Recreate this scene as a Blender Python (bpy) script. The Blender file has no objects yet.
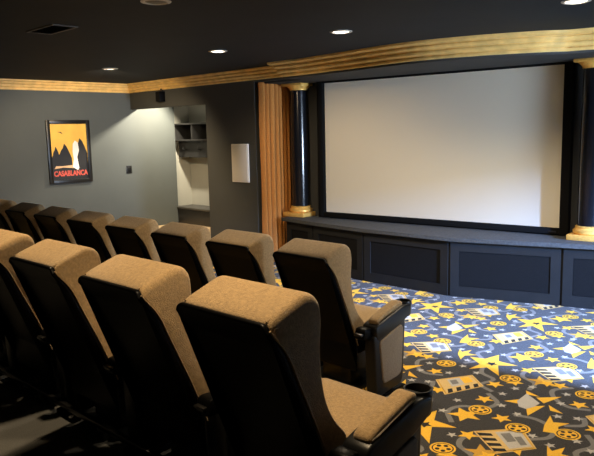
import bpy, bmesh, math, random
from mathutils import Vector, Matrix
random.seed(4)
S = bpy.context.scene
COL = S.collection
PI = math.pi

# ------------------------------------------------------------------ camera, world, exposure, big lights
F_PX, YAW, PITCH, ROLL, CZ = 668.64, 0.7789, 0.1411, -0.022, 1.69
fw = Vector((-math.sin(YAW)*math.cos(PITCH), math.cos(YAW)*math.cos(PITCH), -math.sin(PITCH)))
rt = Vector((math.cos(YAW), math.sin(YAW), 0)); up = rt.cross(fw)
rt2 = rt*math.cos(ROLL) + up*math.sin(ROLL); up2 = up*math.cos(ROLL) - rt*math.sin(ROLL)
cam = bpy.data.objects.new('camera', bpy.data.cameras.new('camera'))
COL.objects.link(cam)
M = Matrix((rt2, up2, -fw)).transposed().to_4x4(); M.translation = (0, 0, CZ)
cam.matrix_world = M
cam.data.sensor_width = 36; cam.data.lens = F_PX*36/594; cam.data.clip_start = .05
S.camera = cam
w = bpy.data.worlds.new('world'); S.world = w; w.use_nodes = True
w.node_tree.nodes['Background'].inputs[0].default_value = (.55, .65, .8, 1)
w.node_tree.nodes['Background'].inputs[1].default_value = .3
S.view_settings.view_transform = 'Standard'; S.view_settings.look = 'None'
S.view_settings.exposure = 0.0; S.view_settings.gamma = 1.0
S.view_settings.use_curve_mapping = False
CAN_FRONT, CAN_REAR, HALL, DAY = 165, 145, 290, 620
WARM, NEUT, COOL = (1.0, .74, .44), (1.0, .80, .55), (.24, .45, 1.0)

def area_light(name, loc, direction, sx, sy, watt, colour, spread=PI):
    d = bpy.data.lights.new(name, 'AREA'); d.shape = 'RECTANGLE'; d.size = sx; d.size_y = sy
    d.energy = watt; d.color = colour; d.spread = spread
    o = bpy.data.objects.new(name, d); COL.objects.link(o); o.location = loc
    o.rotation_euler = Vector(direction).to_track_quat('-Z', 'Z').to_euler()
    return o
# daylight coming in through the side doorway next to the stage
area_light('doorway_daylight', (2.7, 4.70, 2.40), (-1, .06, -.52), .36, .12, DAY, COOL, math.radians(80))

area_light('doorway_skylight', (2.65, 5.20, 1.25), (-1, .10, .10), 1.1, 1.9, 170, (.62, .77, 1.0), math.radians(85))

# ------------------------------------------------------------------ materials
def mat(name, col, rough=.6, metal=0., spec=.5, sheen=0., noise=None, bump=None, emit=None, estr=0., coat=0.):
    m = bpy.data.materials.new(name); m.use_nodes = True
    nt = m.node_tree; b = nt.nodes['Principled BSDF']
    b.inputs['Base Color'].default_value = (*col, 1); b.inputs['Roughness'].default_value = rough
    b.inputs['Metallic'].default_value = metal; b.inputs['Specular IOR Level'].default_value = spec
    b.inputs['Sheen Weight'].default_value = sheen; b.inputs['Coat Weight'].default_value = coat
    if emit: b.inputs['Emission Color'].default_value = (*emit, 1); b.inputs['Emission Strength'].default_value = estr
    if noise or bump:
        tc = nt.nodes.new('ShaderNodeTexCoord')
    if noise:
        sc, amt = noise
        n = nt.nodes.new('ShaderNodeTexNoise'); n.inputs['Scale'].default_value = sc; n.inputs['Detail'].default_value = 4
        nt.links.new(tc.outputs['Object'], n.inputs['Vector'])
        r = nt.nodes.new('ShaderNodeValToRGB')
        r.color_ramp.elements[0].position = .3; r.color_ramp.elements[1].position = .7
        r.color_ramp.elements[0].color = (*[c*(1-amt) for c in col], 1)
        r.color_ramp.elements[1].color = (*[min(1, c*(1+amt)) for c in col], 1)
        nt.links.new(n.outputs['Fac'], r.inputs['Fac']); nt.links.new(r.outputs['Color'], b.inputs['Base Color'])
    if bump:
        sc, st = bump
        n2 = nt.nodes.new('ShaderNodeTexNoise'); n2.inputs['Scale'].default_value = sc; n2.inputs['Detail'].default_value = 3
        nt.links.new(tc.outputs['Object'], n2.inputs['Vector'])
        bp = nt.nodes.new('ShaderNodeBump'); bp.inputs['Strength'].default_value = st; bp.inputs['Distance'].default_value = .01
        nt.links.new(n2.outputs['Fac'], bp.inputs['Height']); nt.links.new(bp.outputs['Normal'], b.inputs['Normal'])
    return m
M_ceil = mat('ceiling_paint', (.017, .022, .028), .7, spec=.12, noise=(3, .08), bump=(90, .1))
M_wall_l = mat('blue_grey_paint', (.074, .086, .086), .75, noise=(2.5, .05), bump=(120, .12))
M_wall_f = mat('charcoal_paint', (.050, .053, .051), .75, noise=(2.5, .06), bump=(120, .12))
M_wall_s = mat('screen_wall_paint', (.055, .058, .060), .8, spec=.12, noise=(3, .08))
M_hall = mat('hall_paint', (.36, .36, .32), .75, noise=(2.5, .04), bump=(120, .1))
M_hallfloor = mat('hall_floor_tan', (.50, .36, .20), .55, noise=(6, .12))
M_crown = mat('bronze_gilt_moulding', (.78, .53, .18), .42, noise=(9, .18))
M_gold = mat('gold_leaf', (.85, .50, .12), .36, metal=.3, noise=(30, .15))
M_black_gloss = mat('black_gloss_shaft', (.006, .007, .010), .22, coat=.3)
M_shell = mat('black_moulded_plastic', (.003, .003, .0032), .36, spec=.05, bump=(260, .04))
M_plastic = mat('black_arm_plastic', (.006, .0065, .007), .36, spec=.3, bump=(220, .05))
M_hole = mat('cup_well_black', (.004, .004, .004), .8)
M_steel = mat('dark_steel', (.06, .06, .06), .3, metal=.9)
M_fab = mat('tan_chenille', (.36, .24, .11), .9, sheen=.25, noise=(85, .22), bump=(230, .5))
M_fab2 = mat('taupe_side_cloth', (.22, .165, .105), .9, sheen=.2, noise=(110, .18), bump=(240, .4))
M_curtain = mat('rust_velvet', (.46, .19, .045), .85, sheen=.1, spec=.15, noise=(40, .06))
M_screen = mat('screen_vinyl', (.72, .67, .545), .8, spec=.2)
M_velvet = mat('black_velvet', (.006, .006, .006), .95, spec=.1)
M_slab = mat('stage_top_carpet', (.055, .060, .062), .8, noise=(45, .3), bump=(120, .5))
M_stage = mat('stage_face_paint', (.016, .0165, .017), .7, spec=.12, noise=(8, .08))
M_panel = mat('stage_panel_cloth', (.008, .0083, .009), .95, spec=.12, noise=(120, .25), bump=(220, .4))
M_unit = mat('dark_stained_wood', (.014, .014, .014), .55, noise=(8, .25))
M_unit_top = mat('grey_bench_top', (.055, .055, .05), .6, noise=(10, .1))
M_white = mat('off_white_speaker', (.72, .70, .66), .5)
M_grille = mat('speaker_grille_cloth', (.64, .62, .58), .8, noise=(300, .12))
M_lens = mat('lamp_lens', (.9, .9, .85), .4, emit=(1, .86, .66), estr=9)
M_lens_dim = mat('lamp_lens_dim', (.9, .9, .85), .4, emit=(1, .72, .52), estr=.6)
M_ring = mat('lamp_trim_metal', (.55, .55, .54), .35, metal=.4)
M_vent = mat('vent_grey_enamel', (.085, .085, .08), .5)
M_frame = mat('black_picture_frame', (.008, .008, .008), .35)
M_yel = mat('poster_amber', (.92, .53, .08), .55, noise=(5, .1))
M_ink = mat('poster_black', (.010, .009, .009), .5)
M_cream = mat('poster_cream', (.88, .86, .82), .55)
M_peach = mat('poster_peach', (.72, .45, .25), .55)
M_red = mat('poster_red', (.62, .09, .06), .55)
C_base = mat('carpet_charcoal', (.045, .043, .042), .95, spec=.15, sheen=.1, noise=(160, .35), bump=(300, .5))
C_gold = mat('carpet_gold', (.88, .50, .04), .95, noise=(140, .15), bump=(300, .4))
C_gold2 = mat('carpet_ochre', (.60, .33, .04), .95, noise=(140, .15))
C_tan = mat('carpet_tan', (.66, .46, .18), .95, noise=(140, .15))
C_grey = mat('carpet_grey', (.19, .185, .175), .95, noise=(140, .2))
C_silver = mat('carpet_silver', (.48, .46, .42), .95, noise=(140, .12))
C_black = mat('carpet_black', (.012, .012, .012), .95)

# ------------------------------------------------------------------ mesh helpers
def obj(name, bm, m, parent=None, smooth=40, mats=None, fix=True):
    if fix: bmesh.ops.recalc_face_normals(bm, faces=bm.faces)
    me = bpy.data.meshes.new(name); bm.to_mesh(me); bm.free()
    for x in (mats or [m]): me.materials.append(x)
    if smooth:
        for p in me.polygons: p.use_smooth = len(p.vertices) < 16
        me.set_sharp_from_angle(angle=math.radians(smooth))
    o = bpy.data.objects.new(name, me); COL.objects.link(o)
    if parent: o.parent = parent
    return o
def tag(o, label, cat, group=None):
    o['label'] = label; o['category'] = cat
    if group: o['group'] = group
    return o
def struct(o): o['kind'] = 'structure'; return o
def thing(name, loc, label, cat, group=None, rz=0):
    e = bpy.data.objects.new(name, None); COL.objects.link(e); e.location = loc; e.rotation_euler = (0, 0, rz)
    e.empty_display_size = .1
    return tag(e, label, cat, group)
def dup(root, loc, label, name=None):
    r = root.copy(); COL.objects.link(r); r.location = loc; r['label'] = label
    for ch in list(root.children):
        c = ch.copy(); COL.objects.link(c); c.parent = r
        for g in list(ch.children):
            d = g.copy(); COL.objects.link(d); d.parent = c
    return r
def box(bm, x0, x1, y0, y1, z0, z1, bev=0, mi=0):
    r = bmesh.ops.create_cube(bm, size=1)
    bmesh.ops.scale(bm, vec=(x1-x0, y1-y0, z1-z0), verts=r['verts'])
    bmesh.ops.translate(bm, vec=((x0+x1)/2, (y0+y1)/2, (z0+z1)/2), verts=r['verts'])
    fs = set(f for v in r['verts'] for f in v.link_faces)
    for f in fs: f.material_index = mi
    if bev:
        es = list(set(e for v in r['verts'] for e in v.link_edges))
        bmesh.ops.bevel(bm, geom=es, offset=bev, segments=2, affect='EDGES', profile=.5)
    return r
def boxobj(name, dims, m, parent=None, bev=0):
    bm = bmesh.new(); box(bm, *dims, bev); return obj(name, bm, m, parent)
def prism(bm, pts, z0, z1, mi=0, bev=0):
    lo = [bm.verts.new((x, y, z0)) for x, y in pts]; hi = [bm.verts.new((x, y, z1)) for x, y in pts]
    fs = [bm.faces.new(lo[::-1]), bm.faces.new(hi)]
    n = len(pts)
    for i in range(n): fs.append(bm.faces.new((lo[i], lo[(i+1) % n], hi[(i+1) % n], hi[i])))
    for f in fs: f.material_index = mi
    return fs
def lathe(bm, prof, cx=0, cy=0, n=40, mi=0, cap=True):
    rings = []
    for r, z in prof:
        rings.append([bm.verts.new((cx+r*math.cos(2*PI*k/n), cy+r*math.sin(2*PI*k/n), z)) for k in range(n)])
    for a, b in zip(rings, rings[1:]):
        for k in range(n):
            f = bm.faces.new((a[k], a[(k+1) % n], b[(k+1) % n], b[k])); f.material_index = mi
    if cap:
        bm.faces.new(rings[0][::-1]).material_index = mi; bm.faces.new(rings[-1]).material_index = mi
def round_poly(pts, radii, seg=5):
    out = []; n = len(pts)
    for i in range(n):
        p = Vector(pts[i]); a = Vector(pts[i-1]); b = Vector(pts[(i+1) % n])
        r = radii[i] if isinstance(radii, (list, tuple)) else radii
        if r <= 0: out.append(tuple(p)); continue
        d1 = min(r, (a-p).length*.45); d2 = min(r, (b-p).length*.45)
        q1 = p+(a-p).normalized()*d1; q2 = p+(b-p).normalized()*d2
        for k in range(seg+1):
            t = k/seg; out.append(tuple(q1*(1-t)**2+p*2*t*(1-t)+q2*t*t))
    return out
def inset_poly(pts, d):
    n = len(pts); A = sum(pts[i][0]*pts[(i+1) % n][1]-pts[(i+1) % n][0]*pts[i][1] for i in range(n))
    s = 1 if A > 0 else -1; out = []
    for i in range(n):
        p = Vector(pts[i]); e1 = (p-Vector(pts[i-1])); e2 = (Vector(pts[(i+1) % n])-p)
        if e1.length < 1e-7: e1 = e2
        if e2.length < 1e-7: e2 = e1
        e1 = e1.normalized(); e2 = e2.normalized()
        n1 = Vector((-e1.y, e1.x))*s; n2 = Vector((-e2.y, e2.x))*s
        m = n1+n2
        m = m/max(m.length_squared/2, .35) if m.length > 1e-6 else n1
        out.append(tuple(p+m*d))
    return out
def loft_x(bm, prof, x0, x1, r=.02, seg=4, mi=0, extra=()):
    """profile in (y,z) pushed from x0 to x1, both ends rounded over with radius r"""
    st = [(x0+r*(1-math.cos(PI/2*k/seg)), r*(1-math.sin(PI/2*k/seg))) for k in range(seg+1)]
    st += [(x0+e, 0) for e in extra]+[(x1-e, 0) for e in reversed(extra)]+[(x0+x1-x, i) for x, i in st[::-1]]
    rings = []
    for x, ins in st:
        q = inset_poly(prof, ins) if ins > 1e-6 else prof
        rings.append([bm.verts.new((x, y, z)) for y, z in q])
    n = len(prof)
    for a, b in zip(rings, rings[1:]):
        for i in range(n):
            bm.faces.new((a[i], a[(i+1) % n], b[(i+1) % n], b[i])).material_index = mi
    bm.faces.new(rings[0]).material_index = mi; bm.faces.new(rings[-1][::-1]).material_index = mi
def sweep(bm, path, prof, side=1, closed_prof=True, mi=0):
    """prof = (outward d, z) carried along a plan path; outward = side * left-hand normal, mitred"""
    n = len(path); P = [Vector(p) for p in path]; rings = []
    for i in range(n):
        e1 = (P[i]-P[i-1]).normalized() if i > 0 else None
        e2 = (P[i+1]-P[i]).normalized() if i < n-1 else None
        if e1 is None: e1 = e2
        if e2 is None: e2 = e1
        n1 = Vector((-e1.y, e1.x))*side; n2 = Vector((-e2.y, e2.x))*side
        m = (n1+n2); m = m/(m.length_squared/2)
        rings.append([bm.verts.new((P[i].x+m.x*d, P[i].y+m.y*d, z)) for d, z in prof])
    k = len(prof)
    for a, b in zip(rings, rings[1:]):
        for j in range(k if closed_prof else k-1):
            bm.faces.new((a[j], a[(j+1) % k], b[(j+1) % k], b[j])).material_index = mi
    if closed_prof:
        bm.faces.new(rings[0]); bm.faces.new(rings[-1][::-1])
def catmull(pts, sub=6):
    P = [Vector(p) for p in pts]; P = [P[0]*2-P[1]]+P+[P[-1]*2-P[-2]]; out = []
    for i in range(1, len(P)-2):
        for k in range(sub):
            t = k/sub; a, b, c, d = P[i-1:i+3]
            out.append(tuple(.5*((2*b)+(c-a)*t+(2*a-5*b+4*c-d)*t*t+(3*b-a-3*c+d)*t**3)))
    out.append(tuple(P[-2])); return out

# ------------------------------------------------------------------ room shell
XL, XR, YB, YF, ZC = -9.35, 1.0, -1.9, 5.8, 2.5
PLAT, YP, PH_ = .18, 2.36, .22
YN, YH = 6.62, 7.0           # hall: niche front and back wall

# carpet: the printed motif is part of the floor mesh
LO, LA, LB = Vector((-2.475, 4.98)), Vector((.98, .075)), Vector((-.21, 1.175))
def star(cx, cy, r, rot, inner=.42, n=5, sx=1., jit=None):
    out = []
    for k in range(2*n):
        rr = r if k % 2 == 0 else r*inner
        if jit and k % 2 == 0: rr *= jit[(k//2) % len(jit)]
        a = rot+PI*k/n
        out.append((cx+rr*math.cos(a)*sx, cy+rr*math.sin(a)))
    return out
def disc(cx, cy, r, n=14): return [(cx+r*math.cos(2*PI*k/n), cy+r*math.sin(2*PI*k/n)) for k in range(n)]
def lerp(a, b, t): return (a[0]+(b[0]-a[0])*t, a[1]+(b[1]-a[1])*t)
def bil(q, u, v): return lerp(lerp(q[0], q[1], u), lerp(q[3], q[2], u), v)
def quad(q, u0, u1, v0, v1): return [bil(q, u0, v0), bil(q, u1, v0), bil(q, u1, v1), bil(q, u0, v1)]
TILE = []     # (material index, level, polygon)
def T(mi, lv, poly): TILE.append((mi, lv, poly))
def ribbon(pts, wd=.016, mi=4):
    c = catmull(pts, 5); P = [Vector(p) for p in c]; L, R = [], []
    for i in range(len(P)):
        d = (P[min(i+1, len(P)-1)]-P[max(i-1, 0)]).normalized(); nn = Vector((-d.y, d.x))*wd
        L.append(P[i]+nn); R.append(P[i]-nn)
    for i in range(len(P)-1): T(mi, 1, [tuple(L[i]), tuple(R[i]), tuple(R[i+1]), tuple(L[i+1])])
for r in ([(.02, 1.15), (.14, 1.05), (.12, .93), (.0, .86), (-.02, .74), (.08, .62)],
          [(.30, .95), (.42, .98), (.55, .92), (.58, .80), (.50, .70)],
          [(.72, .97), (.80, .86), (.76, .72), (.86, .60), (.80, .45)],
          [(.36, .62), (.24, .52), (.26, .40), (.38, .33), (.40, .20)],
          [(.60, .42), (.52, .30), (.58, .18), (.70, .10), (.82, .14)],
          [(-.04, .40), (.02, .28), (.14, .22), (.12, .08), (.24, .02)],
          [(.62, 1.18), (.66, 1.08), (.58, 1.0)]): ribbon(r)
def clapper(q, teeth_v):
    T(3, 2, q); T(2, 3, quad(q, .03, .97, .03, .97)); T(3, 4, quad(q, .06, .94, .06, .94))
    if teeth_v:      # striped stick along the q[2]-q[3] side
        T(5, 5, quad(q, .28, .62, .10, .62)); T(4, 6, quad(q, .33, .50, .2, .5)); T(1, 6, quad(q, .62, .86, .12, .55))
        for k in range(4): T(6, 5, [bil(q, .10+.22*k, .96), bil(q, .22+.22*k, .96), bil(q, .26+.22*k, .72), bil(q, .14+.22*k, .72)])
    else:
        T(5, 5, quad(q, .40, .92, .12, .88)); T(4, 6, quad(q, .48, .68, .2, .6)); T(4, 6, quad(q, .70, .85, .4, .8))
        for k in range(4): T(6, 5, [bil(q, .03, .08+.23*k), bil(q, .03, .22+.23*k), bil(q, .30, .28+.23*k), bil(q, .30, .16+.23*k)])
T1q = [(-.363, 1.134), (-.221, 1.377), (-.057, 1.241), (-.173, .947)]
T1q = [T1q[1], T1q[2], T1q[3], T1q[0]]
clapper([(-.363, 1.134), (-.221, 1.377), (-.057, 1.241), (-.173, .947)], True)
clapper([(.233, .599), (.419, .813), (.59, .631), (.455, .434)], False)
T(5, 4, [(.218, 1.157), (.209, 1.307), (.339, 1.213), (.338, 1.147), (.315, 1.077), (.265, 1.082)])
for p in ([(.158, 1.104), (.213, 1.187), (.245, 1.123)], [(.181, 1.354), (.294, 1.310), (.215, 1.294)],
          [(.284, 1.284), (.396, 1.40), (.357, 1.229)], [(.39, 1.225), (.51, 1.156), (.433, 1.15)],
          [(.298, 1.111), (.38, 1.2), (.366, .991)]): T(1, 3, p)
T(1, 3, [(.463, 1.083), (.515, 1.005), (.592, 1.049), (.562, .965), (.60, .88), (.525, .848), (.495, .93)])
T(1, 3, star(.485, .585, .115, .4, .45))
T(1, 3, [(-.215, .523), (-.11, .56), (-.075, .704), (-.01, .575), (.141, .574), (.03, .49), (.135, .304), (-.01, .40), (-.089, .292), (-.08, .43)])
T(6, 4, star(-.02, .49, .045, .2, .5))
T(1, 3, star(.083, .762, .105, 1.2, .45)); T(1, 3, [(.614, .704), (.66, .66), (.693, .745), (.71, .66), (.786, .669), (.72, .60), (.741, .504), (.66, .60)])
T(2, 2, star(.395, .40, .10, .9, .4))
for (x, y) in ((.71, .36), (.64, .905), (.115, .885), (.218, .305), (.402, .794)):
    R0 = .070
    T(1, 4, disc(x, y, R0, 20)); T(6, 5, disc(x, y, R0*.84, 20)); T(1, 6, disc(x, y, R0*.74, 20))
    for k in range(5):
        a = 2*PI*k/5+.3; T(6, 7, disc(x+R0*.45*math.cos(a), y+R0*.45*math.sin(a), R0*.19, 8))
for i, (x, y) in enumerate(((.737, .172), (.27, .86), (.44, .385), (.52, .40), (.73, 1.065), (.052, 1.05), (.19, .145), (.27, .263), (.236, .535))):
    T(1, 3, star(x, y, .062, i*1.3, .45))
for i, (x, y) in enumerate(((.647, .12), (.614, .285), (.826, .206), (.646, .495), (.83, .39), (.788, .52), (-.009, .257), (.81, .792), (.50, 1.098), (-.05, .728), (.168, .478),
                            (.324, .165), (.306, .028), (.395, .259), (.31, .975), (.18, 1.03), (.422, .688), (.504, .761), (.626, .715), (.712, .856), (.6, 1.145), (-.066, .923))):
    T(5, 3, star(x, y, .034, i*.9, .42))
def carpet(bm, x0, x1, y0, y1, z):
    def clip(poly):
        for ax, lim, sg in ((0, x0, 1), (0, x1, -1), (1, y0, 1), (1, y1, -1)):
            out = []
            for i in range(len(poly)):
                a, b = poly[i-1], poly[i]; da, db = (a[ax]-lim)*sg, (b[ax]-lim)*sg
                if (da < 0) != (db < 0): out.append(lerp(a, b, da/(da-db)))
                if db >= 0: out.append(b)
            poly = out
            if len(poly) < 3: return None
        return poly
    for i in range(-10, 8):
        for j in range(-8, 5):
            o = LO+LA*i+LB*j
            if o.x > x1+.7 or o.x < x0-1.5 or o.y > y1+.5 or o.y < y0-1.6: continue
            for mi, lv, poly in TILE:
                q = clip([(o.x+px, o.y+py) for px, py in poly])
                if not q: continue
                ar = sum(q[k-1][0]*q[k][1]-q[k][0]*q[k-1][1] for k in range(len(q)))
                if abs(ar) < 1e-6: continue
                if ar < 0: q = q[::-1]
                bm.faces.new([bm.verts.new((px, py, z+.00035*lv)) for px, py in q]).material_index = mi
CM = [C_base, C_gold, C_gold2, C_tan, C_grey, C_silver, C_black]
bm = bmesh.new()
bm.faces.new([bm.verts.new(p) for p in ((XL, YP, 0), (XR+1.9, YP, 0), (XR+1.9, 7.1, 0), (XL, 7.1, 0))])
carpet(bm, XL, XR, YP, 6.3, 0)
struct(obj('floor', bm, None, mats=CM, smooth=0, fix=False))
bm = bmesh.new(); box(bm, XL, XR, YB, YP, -.02, PLAT)
struct(obj('floor_platform', bm, mat('platform_grey_carpet', (.085, .085, .08), .95, noise=(150, .3), bump=(300, .5)), smooth=0))
struct(boxobj('floor_hall', (XL-.25, -6.5, YF+.02, YH+.1, .0, PH_), M_hallfloor))
struct(boxobj('ceiling', (XL-.3, XR+1.9, YB-.1, YH+.2, ZC, ZC+.1), M_ceil))
bm = bmesh.new(); box(bm, XL-.12, XL, YB, YN, 0, ZC); 
struct(obj('wall_left', bm, M_wall_l))
struct(boxobj('wall_hall_back', (XL-.25, -6.6, YH, YH+.1, 0, ZC), M_hall))
struct(boxobj('wall_hall_left', (XL-.25, XL-.12, YN-.2, YH, 0, ZC), M_hall))
struct(boxobj('wall_hall_right', (-6.7, -6.6, YF+.12, YH, 0, ZC), M_hall))
OX = -7.445
bm = bmesh.new(); box(bm, OX, -6.43, YF, YF+.12, 0, ZC); box(bm, XL, OX, YF, YF+.12, 2.112, ZC); box(bm, -6.43, -5.3, YF, YF+.12, 2.34, ZC)
struct(obj('wall_front', bm, M_wall_f))
struct(boxobj('wall_back', (XL, XR, YB-.1, YB, 0, ZC), M_wall_s))
# right wall with the doorway beside the stage and the short passage behind it
D0, D1 = 4.55, 5.95
bm = bmesh.new(); box(bm, XR, XR+.12, YB, D0, 0, ZC); box(bm, XR, XR+.12, D1, 7.1, 0, ZC); box(bm, XR, XR+.12, D0, D1, 1.98, ZC)
struct(obj('wall_right', bm, M_wall_s))
bm = bmesh.new(); box(bm, XR+.12, XR+1.9, D0-.1, D0, 0, ZC); box(bm, XR+.12, XR+1.9, D1, D1+.1, 0, ZC); box(bm, XR+1.8, XR+1.9, D0, D1, 0, ZC)
struct(obj('wall_passage', bm, M_hall))
# wall behind the projection screen, parallel to it
SA, SB = Vector((-5.70, 6.30)), Vector((-2.785, 6.58))
sd = (SB-SA).normalized(); sn = Vector((sd.y, -sd.x))     # sn faces the audience
def sp(s, d): p = SA+sd*s+sn*d; return (p.x, p.y)
SL = (SB-SA).length
bm = bmesh.new(); prism(bm, [sp(-1.2, -.10), sp(SL+3.6, -.10), sp(SL+3.6, -.22), sp(-1.2, -.22)], 0, ZC)
struct(obj('wall_screen', bm, M_wall_s))

# crown moulding
def crown_prof(z1, h, d):
    k = [(0, 0), (.16, 0), (.20, .06), (.20, .15), (.12, .17), (.12, .22), (.30, .24), (.40, .32), (.42, .42), (.34, .46), (.34, .52),
         (.52, .54), (.64, .62), (.66, .70), (.58, .73), (.58, .78), (.84, .80), (.98, .88), (1, 1), (0, 1)]
    return [(a*d, z1-h+b*h) for a, b in k]
bm = bmesh.new(); sweep(bm, [(XL, YB), (XL, YF)], crown_prof(ZC, .135, .11), side=-1)
struct(obj('trim_1', bm, M_crown, smooth=25))
bm = bmesh.new(); sweep(bm, [(XL, YF), (-5.5, YF)], crown_prof(ZC, .135, .11), side=-1)
struct(obj('trim_2', bm, M_crown, smooth=25))
# bowed bulkhead above the stage
HP = [(-5.64, YF+.05), (-5.64, 5.54), (-5.22, 5.545)] + catmull([(-5.22, 5.545), (-4.62, 5.48), (-3.8, 5.39), (-3.2, 5.49), (-2.72, 5.69), (-2.47, 5.87)], 7)[1:] + [(-1.9, 6.02), (-1.9, 6.4)]
hp_body = HP+[sp(SL+1.2, -.12), sp(-.5, -.12), (-6.4, 6.35), (-6.4, YF+.06)]
bm = bmesh.new(); prism(bm, hp_body, 2.315, ZC)
struct(obj('wall_bulkhead', bm, M_wall_s))
bm = bmesh.new(); sweep(bm, HP, crown_prof(ZC, .165, .13), side=-1)
struct(obj('trim_3', bm, M_crown, smooth=25))

# ------------------------------------------------------------------ stage
SV = [(-6.17, 5.96), (-5.58, 5.885), (-4.72, 5.80), (-3.60, 5.805), (-2.57, 6.13), (-1.75, 6.37)]
stage = thing('stage', (-4.1, 6.2, 0), 'low faceted black stage with dark cloth panels under the projection screen', 'stage')
def rel(p, o=(-4.1, 6.2)): return (p[0]-o[0], p[1]-o[1])
back = [sp((-1.75+5.70)/sd.x, -.09), sp((-6.17+5.70)/sd.x, -.09)]
bm = bmesh.new(); prism(bm, [rel(p) for p in SV]+[rel(p) for p in back], .57, .612)
es = [e for e in bm.edges]; bmesh.ops.bevel(bm, geom=es, offset=.006, segments=2, affect='EDGES')
obj('stage_top', bm, M_slab, stage)
base = inset_poly(SV+back, .055)
bm = bmesh.new(); prism(bm, [rel(p) for p in base], 0, .57)
obj('stage_base', bm, M_stage, stage)
for i in range(0, 5):                                   # cloth panel and pilaster on each face
    a, b = Vector(base[i]), Vector(base[i+1]); e = (b-a).normalized(); n = Vector((e.y, -e.x)); L = (b-a).length
    def fp(s, d): p = a+e*s+n*d; return rel((p.x, p.y))
    mg = .10
    bm = bmesh.new()
    prism(bm, [fp(0.012, 0), fp(L-.012, 0), fp(L-.012, .014), fp(0.012, .014)], .47, .57)
    prism(bm, [fp(0.012, 0), fp(L-.012, 0), fp(L-.012, .014), fp(0.012, .014)], 0, .11)
    prism(bm, [fp(0.012, 0), fp(mg, 0), fp(mg, .014), fp(0.012, .014)], .11, .47)
    prism(bm, [fp(L-mg, 0), fp(L-.012, 0), fp(L-.012, .014), fp(L-mg, .014)], .11, .47)
    obj('face_frame', bm, M_stage, stage)
    bm = bmesh.new(); prism(bm, [fp(mg+.004, -.002), fp(L-mg-.004, -.002), fp(L-mg-.004, .005), fp(mg+.004, .005)], .114, .466)
    obj('cloth_panel', bm, M_panel, stage)

# ------------------------------------------------------------------ projection screen
scr = thing('projection_screen', (SA.x, SA.y, .64), 'large blank white projection screen in a thick black frame above the stage', 'screen', rz=math.atan2(sd.y, sd.x))
ZB, ZT, FW = .045, 1.655, .085                          # local heights of the white area
bm = bmesh.new()
box(bm, -.002, SL+.002, .02, .03, ZB, ZT); obj('screen_surface', bm, M_screen, scr)
bm = bmesh.new(); fr0, fr1 = -.035, .05
box(bm, -FW, 0, fr0, fr1, ZB-.06, ZT+FW, .004); box(bm, SL, SL+FW, fr0, fr1, ZB-.06, ZT+FW, .004)
box(bm, 0, SL, fr0, fr1, ZB-.06, ZB, .004); box(bm, 0, SL, fr0, fr1, ZT, ZT+FW, .004)
obj('screen_frame', bm, M_velvet, scr)
boxobj('badge', (SL-.10, SL-.03, fr0-.004, fr0, ZB-.04, ZB-.026), M_steel, scr)
for x in (.3, SL-.3): boxobj('wall_bracket', (x-.04, x+.04, .03, .10, .3, 1.3), M_steel, scr)

# ------------------------------------------------------------------ columns
def column(x, y, label):
    c = thing('column', (x, y, .612), label, 'column', 'columns flanking the screen', math.atan2(sd.y, sd.x))
    bm = bmesh.new(); lathe(bm, [(.112, .10), (.115, .3), (.115, .9), (.106, 1.58), (.104, 1.62)], n=48)
    obj('shaft', bm, M_black_gloss, c)
    bm = bmesh.new(); box(bm, -.168, .168, -.168, .168, 0, .055, .008)
    lathe(bm, [(.14, .055), (.152, .065), (.152, .09), (.138, .10), (.128, .115), (.132, .125), (.118, .135)], n=48)
    obj('column_base', bm, M_gold, c)
    bm = bmesh.new()
    lathe(bm, [(.108, 1.615), (.116, 1.62), (.118, 1.635), (.126, 1.645), (.150, 1.668), (.150, 1.675)], n=48)
    box(bm, -.16, .16, -.16, .16, 1.673, 1.703, .006)
    obj('capital', bm, M_gold, c)
    return c
column(-6.105, 6.27, 'black gloss column with gold capital and base beside the rust curtain')
column(-2.475, 6.53, 'black gloss column with gold base at the right side of the screen, cut by the photo edge')

# ------------------------------------------------------------------ curtain
bm = bmesh.new(); N, K = 240, 10; g = []
for k in range(K+1):                                    # it hangs along the stage end, folds running in and out
    z = .02+2.31*k/K; row = []
    for i in range(N+1):
        u = i/N; ph = (u+.03*math.sin(u*9))*8*2*PI
        a = .050 if u < .4 else .042
        a *= .75+.25*(1-k/K)
        w_ = 2*abs(math.sin(.5*ph+.15*math.sin(k*.4+u*4)))**.75-1.2
        xx = (-6.315 if u < .42 else -6.315-.03*min(1, (u-.42)/.1))+a*w_+.004*math.sin(2.3*u*30+k*.3)
        yy = 5.80+.62*u
        row.append((xx, yy, z))
    g.append(row)
vs = [[bm.verts.new(p) for p in r] for r in g]; vb = [[bm.verts.new((p[0]-.006, p[1], p[2])) for p in r] for r in g]
for k in range(K):
    for i in range(N):
        bm.faces.new((vs[k][i], vs[k][i+1], vs[k+1][i+1], vs[k+1][i])); bm.faces.new((vb[k][i], vb[k+1][i], vb[k+1][i+1], vb[k][i+1]))
for i in range(N):
    bm.faces.new((vs[0][i], vb[0][i], vb[0][i+1], vs[0][i+1])); bm.faces.new((vs[K][i], vs[K][i+1], vb[K][i+1], vb[K][i]))
for k in range(K):
    bm.faces.new((vs[k][0], vs[k+1][0], vb[k+1][0], vb[k][0])); bm.faces.new((vs[k][N], vb[k][N], vb[k+1][N], vs[k+1][N]))
tag(obj('curtain', bm, M_curtain, smooth=80), 'rust orange velvet curtain hanging in folds left of the stage', 'curtain')

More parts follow.
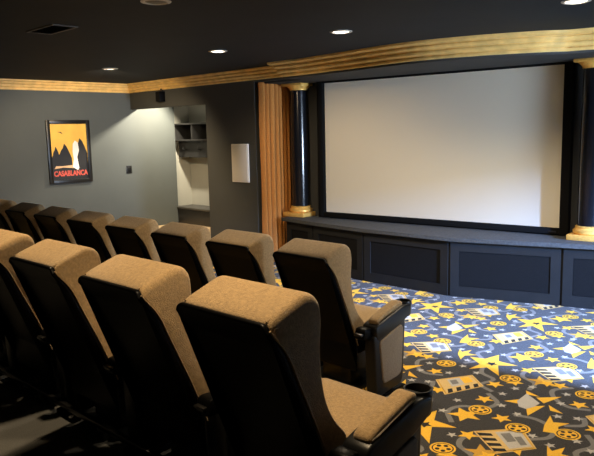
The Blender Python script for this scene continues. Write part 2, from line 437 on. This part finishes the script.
# ------------------------------------------------------------------ recessed lights and ceiling vent
def can(x, y, label, watt, colour, lens, size=.075, aim=(0, 0, -1), cone=150):
    t = thing('recessed_light', (x, y, ZC), label, 'ceiling light', 'recessed ceiling lights')
    bm = bmesh.new(); lathe(bm, [(size+.018, 0), (size+.018, -.004), (size, -.009), (size-.006, -.004), (size-.01, 0)], n=32, cap=False)
    obj('trim_ring', bm, M_ring, t)
    bm = bmesh.new(); lathe(bm, [(.01, -.010), (size*.55, -.009), (size-.008, -.002)], n=32)
    obj('lamp_lens', bm, lens, t)
    if watt:
        d = bpy.data.lights.new('recessed_lamp', 'SPOT'); d.energy = watt; d.color = colour
        d.spot_size = math.radians(cone); d.spot_blend = .6; d.shadow_soft_size = .06
        o = bpy.data.objects.new('recessed_lamp', d); COL.objects.link(o); o.location = (x, y, ZC-.03)
        o.rotation_euler = Vector(aim).to_track_quat('-Z', 'Y').to_euler()
    return t
can(-7.29, 4.276, 'recessed ceiling light nearest the left wall, dim and pinkish', CAN_FRONT*1.6, WARM, M_lens_dim, aim=(-.8, .35, -1), cone=130)
can(-5.238, 4.262, 'recessed ceiling light in front of the opening and the white wall speaker', CAN_FRONT*.75, WARM, M_lens, aim=(0, .5, -1), cone=125)
can(-3.662, 4.269, 'bright recessed ceiling light in front of the left half of the screen', CAN_FRONT, NEUT, M_lens)
can(-1.851, 4.503, 'bright recessed ceiling light at the top right, in front of the right column', CAN_FRONT, NEUT, M_lens)
can(-3.55, 2.42, 'unlit recessed ceiling light cut by the top edge, above the rows of seats', 0, WARM, M_vent)
for x in (-5.2, -3.5, -1.80):                            # the lit row over the back seats, above the frame
    d = bpy.data.lights.new('rear_recessed_lamp', 'SPOT'); d.energy = CAN_REAR; d.color = WARM
    d.spot_size = math.radians(92); d.spot_blend = .6; d.shadow_soft_size = .06
    o = bpy.data.objects.new('rear_recessed_lamp', d); COL.objects.link(o); o.location = (x, 1.65, ZC-.03)
d = bpy.data.lights.new('hall_lamp', 'SPOT'); d.energy = HALL; d.color = (1, .86, .64); d.shadow_soft_size = .04; d.spot_size = math.radians(125); d.spot_blend = .5
o = bpy.data.objects.new('hall_lamp', d); COL.objects.link(o); o.location = (-8.60, 6.24, 2.31); o.rotation_euler = Vector((-.75, -.5, -1.0)).to_track_quat('-Z', 'Y').to_euler()

d = bpy.data.lights.new('hall_niche_fill', 'POINT'); d.energy = 26; d.color = (1, .88, .68); d.shadow_soft_size = .06  # added fill with no real fitting, brightens the niche wall below the coat shelf
o = bpy.data.objects.new('hall_niche_fill', d); COL.objects.link(o); o.location = (-6.85, 6.02, 1.60)

v = thing('ceiling_vent', (-4.91, 2.41, ZC), 'faint rectangular air vent flush in the dark ceiling', 'vent', rz=0)
bm = bmesh.new(); box(bm, -.22, .22, -.10, -.085, -.008, 0); box(bm, -.22, .22, .085, .10, -.008, 0); box(bm, -.22, -.205, -.085, .085, -.008, 0); box(bm, .205, .22, -.085, .085, -.008, 0)
obj('vent_frame', bm, M_vent, v)
bm = bmesh.new()
for k in range(6):
    y = -.066+.0264*k; r = box(bm, -.205, .205, y-.009, y+.009, -.005, -.003)
    bmesh.ops.rotate(bm, cent=(0, y, -.004), matrix=Matrix.Rotation(.5, 3, 'X'), verts=r['verts'])
obj('louvres', bm, M_ceil, v)

# ------------------------------------------------------------------ wall things
t = thing('wall_speaker', (-6.735, YF, 1.06), 'white flush wall speaker on the charcoal wall left of the curtain', 'speaker')
bm = bmesh.new(); box(bm, -.168, .168, -.022, 0, 0, .505, .008); obj('speaker_frame', bm, M_white, t)
bm = bmesh.new(); box(bm, -.150, .150, -.027, -.02, .018, .487, .003); obj('speaker_grille', bm, M_grille, t)
t = thing('surround_speaker', (-8.45, YF, 2.19), 'small black speaker box on the dark wall above the hall opening', 'speaker')
boxobj('cabinet', (-.06, .06, -.09, 0, 0, .15), M_shell, t, .006)
boxobj('bracket', (-.02, .02, -.03, 0, .15, .19), M_steel, t)
bm = bmesh.new(); box(bm, -.05, .05, -.094, -.089, .01, .14); obj('grille', bm, M_velvet, t)
t = thing('light_switch', (XL, 5.71, 1.115), 'black light switch plate on the grey wall left of the hall opening', 'light switch')
boxobj('switch_plate', (0, .008, -.05, .05, 0, .12), M_frame, t, .002)
boxobj('rocker', (.008, .014, -.028, -.004, .03, .09), M_plastic, t, .002); boxobj('rocker', (.008, .014, .004, .028, .03, .09), M_plastic, t, .002)

# framed poster: plain amber print with dark mounds and its title
pt = thing('framed_poster', (XL, 4.39, 1.03), 'framed amber and black film poster with red title on the left wall', 'poster')
PW, PH, fb = .675, .92, .055
bm = bmesh.new()
box(bm, 0, .03, 0, fb, 0, PH, .004); box(bm, 0, .03, PW-fb, PW, 0, PH, .004); box(bm, 0, .03, fb, PW-fb, 0, fb, .004); box(bm, 0, .03, fb, PW-fb, PH-fb, PH, .004)
obj('frame', bm, M_frame, pt)
bm = bmesh.new(); iw, ih = PW-2*fb, PH-2*fb
def pp(u, v, x): return bm.verts.new((x, fb+u*iw, fb+v*ih))
def ppoly(pts, x, mi): bm.faces.new([pp(u, v, x) for u, v in pts]).material_index = mi
x = .010; ppoly([(0, 0), (1, 0), (1, 1), (0, 1)], x, 0)
def mound(c, wd, h, r): return [(c-wd, .2), (c-wd*.9, h*.8), (c-wd*.5, h), (c-wd*.2, h+r*.4), (c, h+r), (c+wd*.3, h+r*.6), (c+wd*.6, h*.98), (c+wd*.95, h*.75), (c+wd, .2)]
for k, q in enumerate((mound(.12, .12, .50, .10), mound(.36, .20, .52, .13), mound(.80, .20, .62, .12))): ppoly(q, x+.0006*(k+1), 1)
ppoly([(0, 0), (1, 0), (1, .24), (0, .24)], x+.0024, 1)
ppoly([(.06, .20), (.30, .22), (.62, .20), (.60, .26), (.30, .245), (.10, .25)], x+.003, 3)
ppoly([(.56, .22), (.70, .16), (.74, .20), (.70, .40), (.76, .52), (.74, .66), (.66, .70), (.60, .64), (.58, .50), (.60, .36)], x+.0036, 2)
ppoly([(.20, .86), (.34, .82), (.30, .86)], x+.001, 1)
obj('print', bm, None, pt, smooth=0, mats=[M_yel, M_ink, M_cream, M_peach], fix=False)
fc = bpy.data.curves.new('lettering', 'FONT'); fc.body = 'CASABLANCA'; fc.size = .105; fc.offset = .004; fc.extrude = .0006; fc.align_x = 'CENTER'
fo = bpy.data.objects.new('lettering_curve', fc); COL.objects.link(fo)
dg = bpy.context.evaluated_depsgraph_get(); dg.update()
me = bpy.data.meshes.new_from_object(fo.evaluated_get(dg)); bpy.data.objects.remove(fo)
me.materials.append(M_red); tx = bpy.data.objects.new('lettering', me); COL.objects.link(tx); tx.parent = pt
wx = max(vv.co.x for vv in me.vertices)-min(vv.co.x for vv in me.vertices)
tx.scale = (iw*.94/wx, 1, 1); tx.rotation_euler = (PI/2, 0, PI/2); tx.location = (x+.0042, PW/2, fb+.055)

# coat shelf and bench in the hall niche
t = thing('coat_shelf', (-8.4, YH, 1.33), 'dark wooden coat shelf with open cubbies on the hall back wall', 'shelf')
x0, x1, dp = -1.0, 1.0, YH-YN
bm = bmesh.new(); box(bm, x0, x1, -dp, 0, .27, .295); box(bm, x0, x1, -dp, 0, .535, .56); box(bm, x0, x1, -.02, 0, .295, .535)
box(bm, x0, x0+.025, -dp, 0, .295, .535); box(bm, x1-.025, x1, -dp, 0, .295, .535)
obj('cubby_box', bm, M_unit, t)
for k in range(1, 4): boxobj('divider', (x0+.5*k-.0125, x0+.5*k+.0125, -dp+.004, -.02, .295, .535), M_unit, t)
boxobj('hook_board', (x0, x1, -.28, -.02, 0, .268), M_unit, t)
for k in range(5):
    bm = bmesh.new(); xx = x0+.2+.4*k; box(bm, xx-.008, xx+.008, -.34, -.28, .12, .135, .003); box(bm, xx-.008, xx+.008, -.345, -.33, .12, .17, .003); obj('coat_hook', bm, M_steel, t)
t = thing('hall_bench', (-8.4, YH-.03, PH_), 'low dark bench with grey top below the coat shelf', 'bench')
boxobj('bench_base', (x0, x1, -dp+.02, 0, 0, .25), M_unit, t, .004); boxobj('bench_top', (x0, x1, -dp, 0, .25, .285), M_unit_top, t, .006)

# ------------------------------------------------------------------ cinema seats
W2 = .226
rear = [(0, .935), (.06, .85), (.115, .725), (.185, .57), (.235, .45), (.275, .34), (.285, .17)]
XTRA = (.014, .018, .024, .032)
def soften(bm, R=.030):
    for v in bm.verts:
        dx = abs(v.co.x)-(W2+.003-R); wt = min(1, max(0, (v.co.z-.80)/.12))
        if dx > 0 and wt > 0: v.co.z -= wt*(R-math.sqrt(max(R*R-min(dx, R*.97)**2, 0)))
def make_seat():
    root = bpy.data.objects.new('cinema_seat', None); COL.objects.link(root); root.empty_display_size = .1
    # upholstered back: thick headrest tapering to the waist
    prof = [(.002, .937), (.03, .957), (.178, 1.010), (.226, .985), (.236, .925), (.226, .81), (.232, .72), (.248, .63), (.29, .545), (.36, .47), (.36, .41), (.262, .41), (.235, .455), (.187, .572), (.117, .727), (.062, .852)]
    pr = round_poly(prof, [.012, .03, .03, .028, .03, .05, .05, .05, .05, .03, .03, .02, .03, .03, .03, .03], 4)
    bm = bmesh.new(); loft_x(bm, pr, -W2, W2+.004, .010, 4, extra=XTRA); soften(bm); b = obj('backrest', bm, M_fab, root, smooth=60)
    # piping seam along the top edges of the headrest
    for x in (-W2+.022, W2-.018):
        bm = bmesh.new()
        for (a, c) in zip(((.012, .944), (.09, .972), (.165, .994), (.212, .972)), ((.09, .972), (.165, .994), (.212, .972), (.231, .91))):
            d = Vector((0, c[0]-a[0], c[1]-a[1])); m = Matrix.Translation((x, (a[0]+c[0])/2, (a[1]+c[1])/2)) @ d.to_track_quat('Z', 'Y').to_matrix().to_4x4()
            bmesh.ops.create_cone(bm, cap_ends=True, segments=8, radius1=.0045, radius2=.0045, depth=d.length+.004, matrix=m)
        soften(bm); obj('piping', bm, M_fab, b)
    for x in (-W2-.007, W2+.010):
        bm = bmesh.new(); path = catmull([(-.004, .944)]+rear[1:6], 4)
        for (y1, z1), (y2, z2) in zip(path, path[1:]):
            d = Vector((0, y2-y1, z2-z1)); m = Matrix.Translation((x, (y1+y2)/2+.003, (z1+z2)/2)) @ d.to_track_quat('Z', 'Y').to_matrix().to_4x4()
            bmesh.ops.create_cone(bm, cap_ends=True, segments=8, radius1=.0035, radius2=.0035, depth=d.length+.003, matrix=m)
        soften(bm); obj('edge_piping', bm, M_fab, b)
    # moulded black shell behind it
    outr = [(y-.022, z-.004) for y, z in rear]
    sh = [(.004, .944)]+rear[1:]+[(.262, .165)]+outr[::-1][1:-1]+[(-.020, .938)]
    sh = round_poly(sh, .012, 3)
    bm = bmesh.new(); loft_x(bm, sh, -W2-.006, W2+.008, .009, 3, extra=XTRA); soften(bm); obj('back_shell', bm, M_shell, root, smooth=50)
    # seat cushion and pan
    sc = round_poly([(.30, .36), (.72, .37), (.755, .40), (.75, .455), (.67, .475), (.52, .462), (.30, .45)], [.02, .03, .04, .04, .05, .05, .03], 4)
    bm = bmesh.new(); loft_x(bm, sc, -W2-.004, W2+.004, .03, 4); obj('seat_cushion', bm, M_fab, root, smooth=60)
    pn = round_poly([(.26, .27), (.58, .29), (.71, .35), (.71, .375), (.27, .37)], .02, 3)
    bm = bmesh.new(); loft_x(bm, pn, -W2, W2, .012, 3); obj('seat_pan', bm, M_shell, root)
    bm = bmesh.new(); box(bm, -.13, .13, .33, .62, .03, .30, .02); box(bm, -.18, .18, .29, .70, 0, .03, .006)
    obj('pedestal', bm, M_plastic, root)
    sf = round_poly([(.26, .43), (.60, .44), (.57, .06), (.31, .02)], .03, 3)
    bm = bmesh.new(); loft_x(bm, sf, -W2-.072, -W2-.012, .012, 3); obj('side_frame', bm, M_shell, root)
    return root
def make_arm(root, cx):
    AX = .074
    bd = round_poly([(.295, 0.440), (.312, 0.480), (.60, 0.557), (.68, 0.554), (.68, 0.487), (.56, 0.432), (.32, 0.372)], [.03, .03, .03, .02, .04, .05, .03], 4)
    bm = bmesh.new(); loft_x(bm, bd, cx-AX+.032, cx+AX, .014, 3); arm = obj('armrest', bm, M_plastic, root, smooth=50); arm.location = (0, -.03, .012)
    pd = round_poly([(.330, 0.478), (.330, 0.508), (.39, 0.534), (.575, 0.590), (.605, 0.577), (.60, 0.552)], [.01, .025, .05, .03, .02, .01], 4)
    bm = bmesh.new(); loft_x(bm, pd, cx-AX+.058, cx+AX-.012, .016, 4); obj('arm_pad', bm, M_fab, arm, smooth=60)
    bm = bmesh.new(); n = 28
    lathe(bm, [(0.0416, 0.466), (0.0496, 0.476), (0.0536, 0.536), (0.0552, 0.561), (0.0528, 0.567), (0.0464, 0.567), (0.0440, 0.559), (0.0400, 0.496), (0.0160, 0.491)], cx+.014, .672, n)
    obj('cup_holder', bm, M_plastic, arm, smooth=50)
    bm = bmesh.new(); lathe(bm, [(0.0396, 0.493), (0.0396, 0.496)], cx+.014, .672, n); obj('cup_well', bm, M_hole, arm)
    pv = round_poly([(.215, .40), (.235, .47), (.30, .47), (.31, .40)], .02, 3)
    bm = bmesh.new(); loft_x(bm, pv, cx-AX+.036, cx+AX-.03, .01, 2); obj('pivot', bm, M_shell, arm)
    bm = bmesh.new(); box(bm, cx-AX+.046, cx+AX-.040, .205, .235, .425, .442, .004); obj('hinge_pin', bm, M_steel, arm)
    # tall end panel under the arm with an upholstered inset
    ep = round_poly([(.255, .425), (.575, .51), (.592, .48), (.568, .09), (.545, .05), (.315, .02), (.275, .05)], [.03, .05, .03, .03, .03, .02, .02], 4)
    bm = bmesh.new(); loft_x(bm, ep, cx-.012, cx+AX-.004, .014, 3); pnl = obj('end_panel', bm, M_plastic, root, smooth=50)
    ip = round_poly([(.305, .385), (.53, .455), (.555, .43), (.537, .14), (.51, .115), (.36, .10), (.34, .12)], [.03, .04, .03, .03, .03, .03, .03], 4)
    bm = bmesh.new(); loft_x(bm, ip, cx+AX-.012, cx+AX+.006, .010, 3); obj('inset_cloth', bm, M_fab2, pnl, smooth=60)
    bm = bmesh.new(); box(bm, cx-.005, cx+.065, .24, .60, 0, .028, .006); obj('foot', bm, M_shell, pnl)
seat = make_seat(); make_arm(seat, W2+.078+.008)
ORD = ['second', 'third', 'fourth', 'fifth', 'sixth', 'seventh', 'eighth']
PITCH_X = .70
seat.location = (-3.09+W2, 2.916, 0); tag(seat, 'tan-topped cinema seat at the aisle end of the front row with cloth end panel', 'cinema seat', 'front row of cinema seats')
FL = ['second seat from the aisle end of the front row, in front of the curtain',
      'third seat from the aisle end of the front row, below the wall speaker',
      'fourth seat from the aisle end of the front row, below the hall bench',
      'fifth seat from the aisle end of the front row, below the light switch',
      'sixth seat from the aisle end of the front row, below the poster',
      'seventh seat from the aisle end of the front row, left of the poster',
      'eighth and last visible front row seat, cut by the left photo edge']
for i, l in enumerate(FL): dup(seat, (-3.09+W2-PITCH_X*(i+1), 2.916, 0), l)
BL = ['large tan-topped cinema seat nearest the viewer, aisle end of the back row',
      'second seat from the aisle end of the back row, beside the nearest seat',
      'third seat from the aisle end of the back row',
      'fourth seat of the back row, its headrest cut by the left photo edge',
      'fifth seat of the back row, only its lower shell showing at left edge']
for i, l in enumerate(BL):
    r = dup(seat, (-1.888+W2-PITCH_X*i, 1.322, PLAT), l); r['group'] = 'back row of cinema seats'
t = thing('seat_rail', (-3.3, 1.57, PLAT), 'dark metal floor rail running behind the back row of seats', 'rail')
boxobj('rail_bar', (-1.9, 1.9, -.014, .014, .055, .085), M_steel, t, .004)
for k in range(6): boxobj('rail_foot', (-1.85+.72*k, -1.79+.72*k, -.014, .014, 0, .055), M_steel, t, .003)
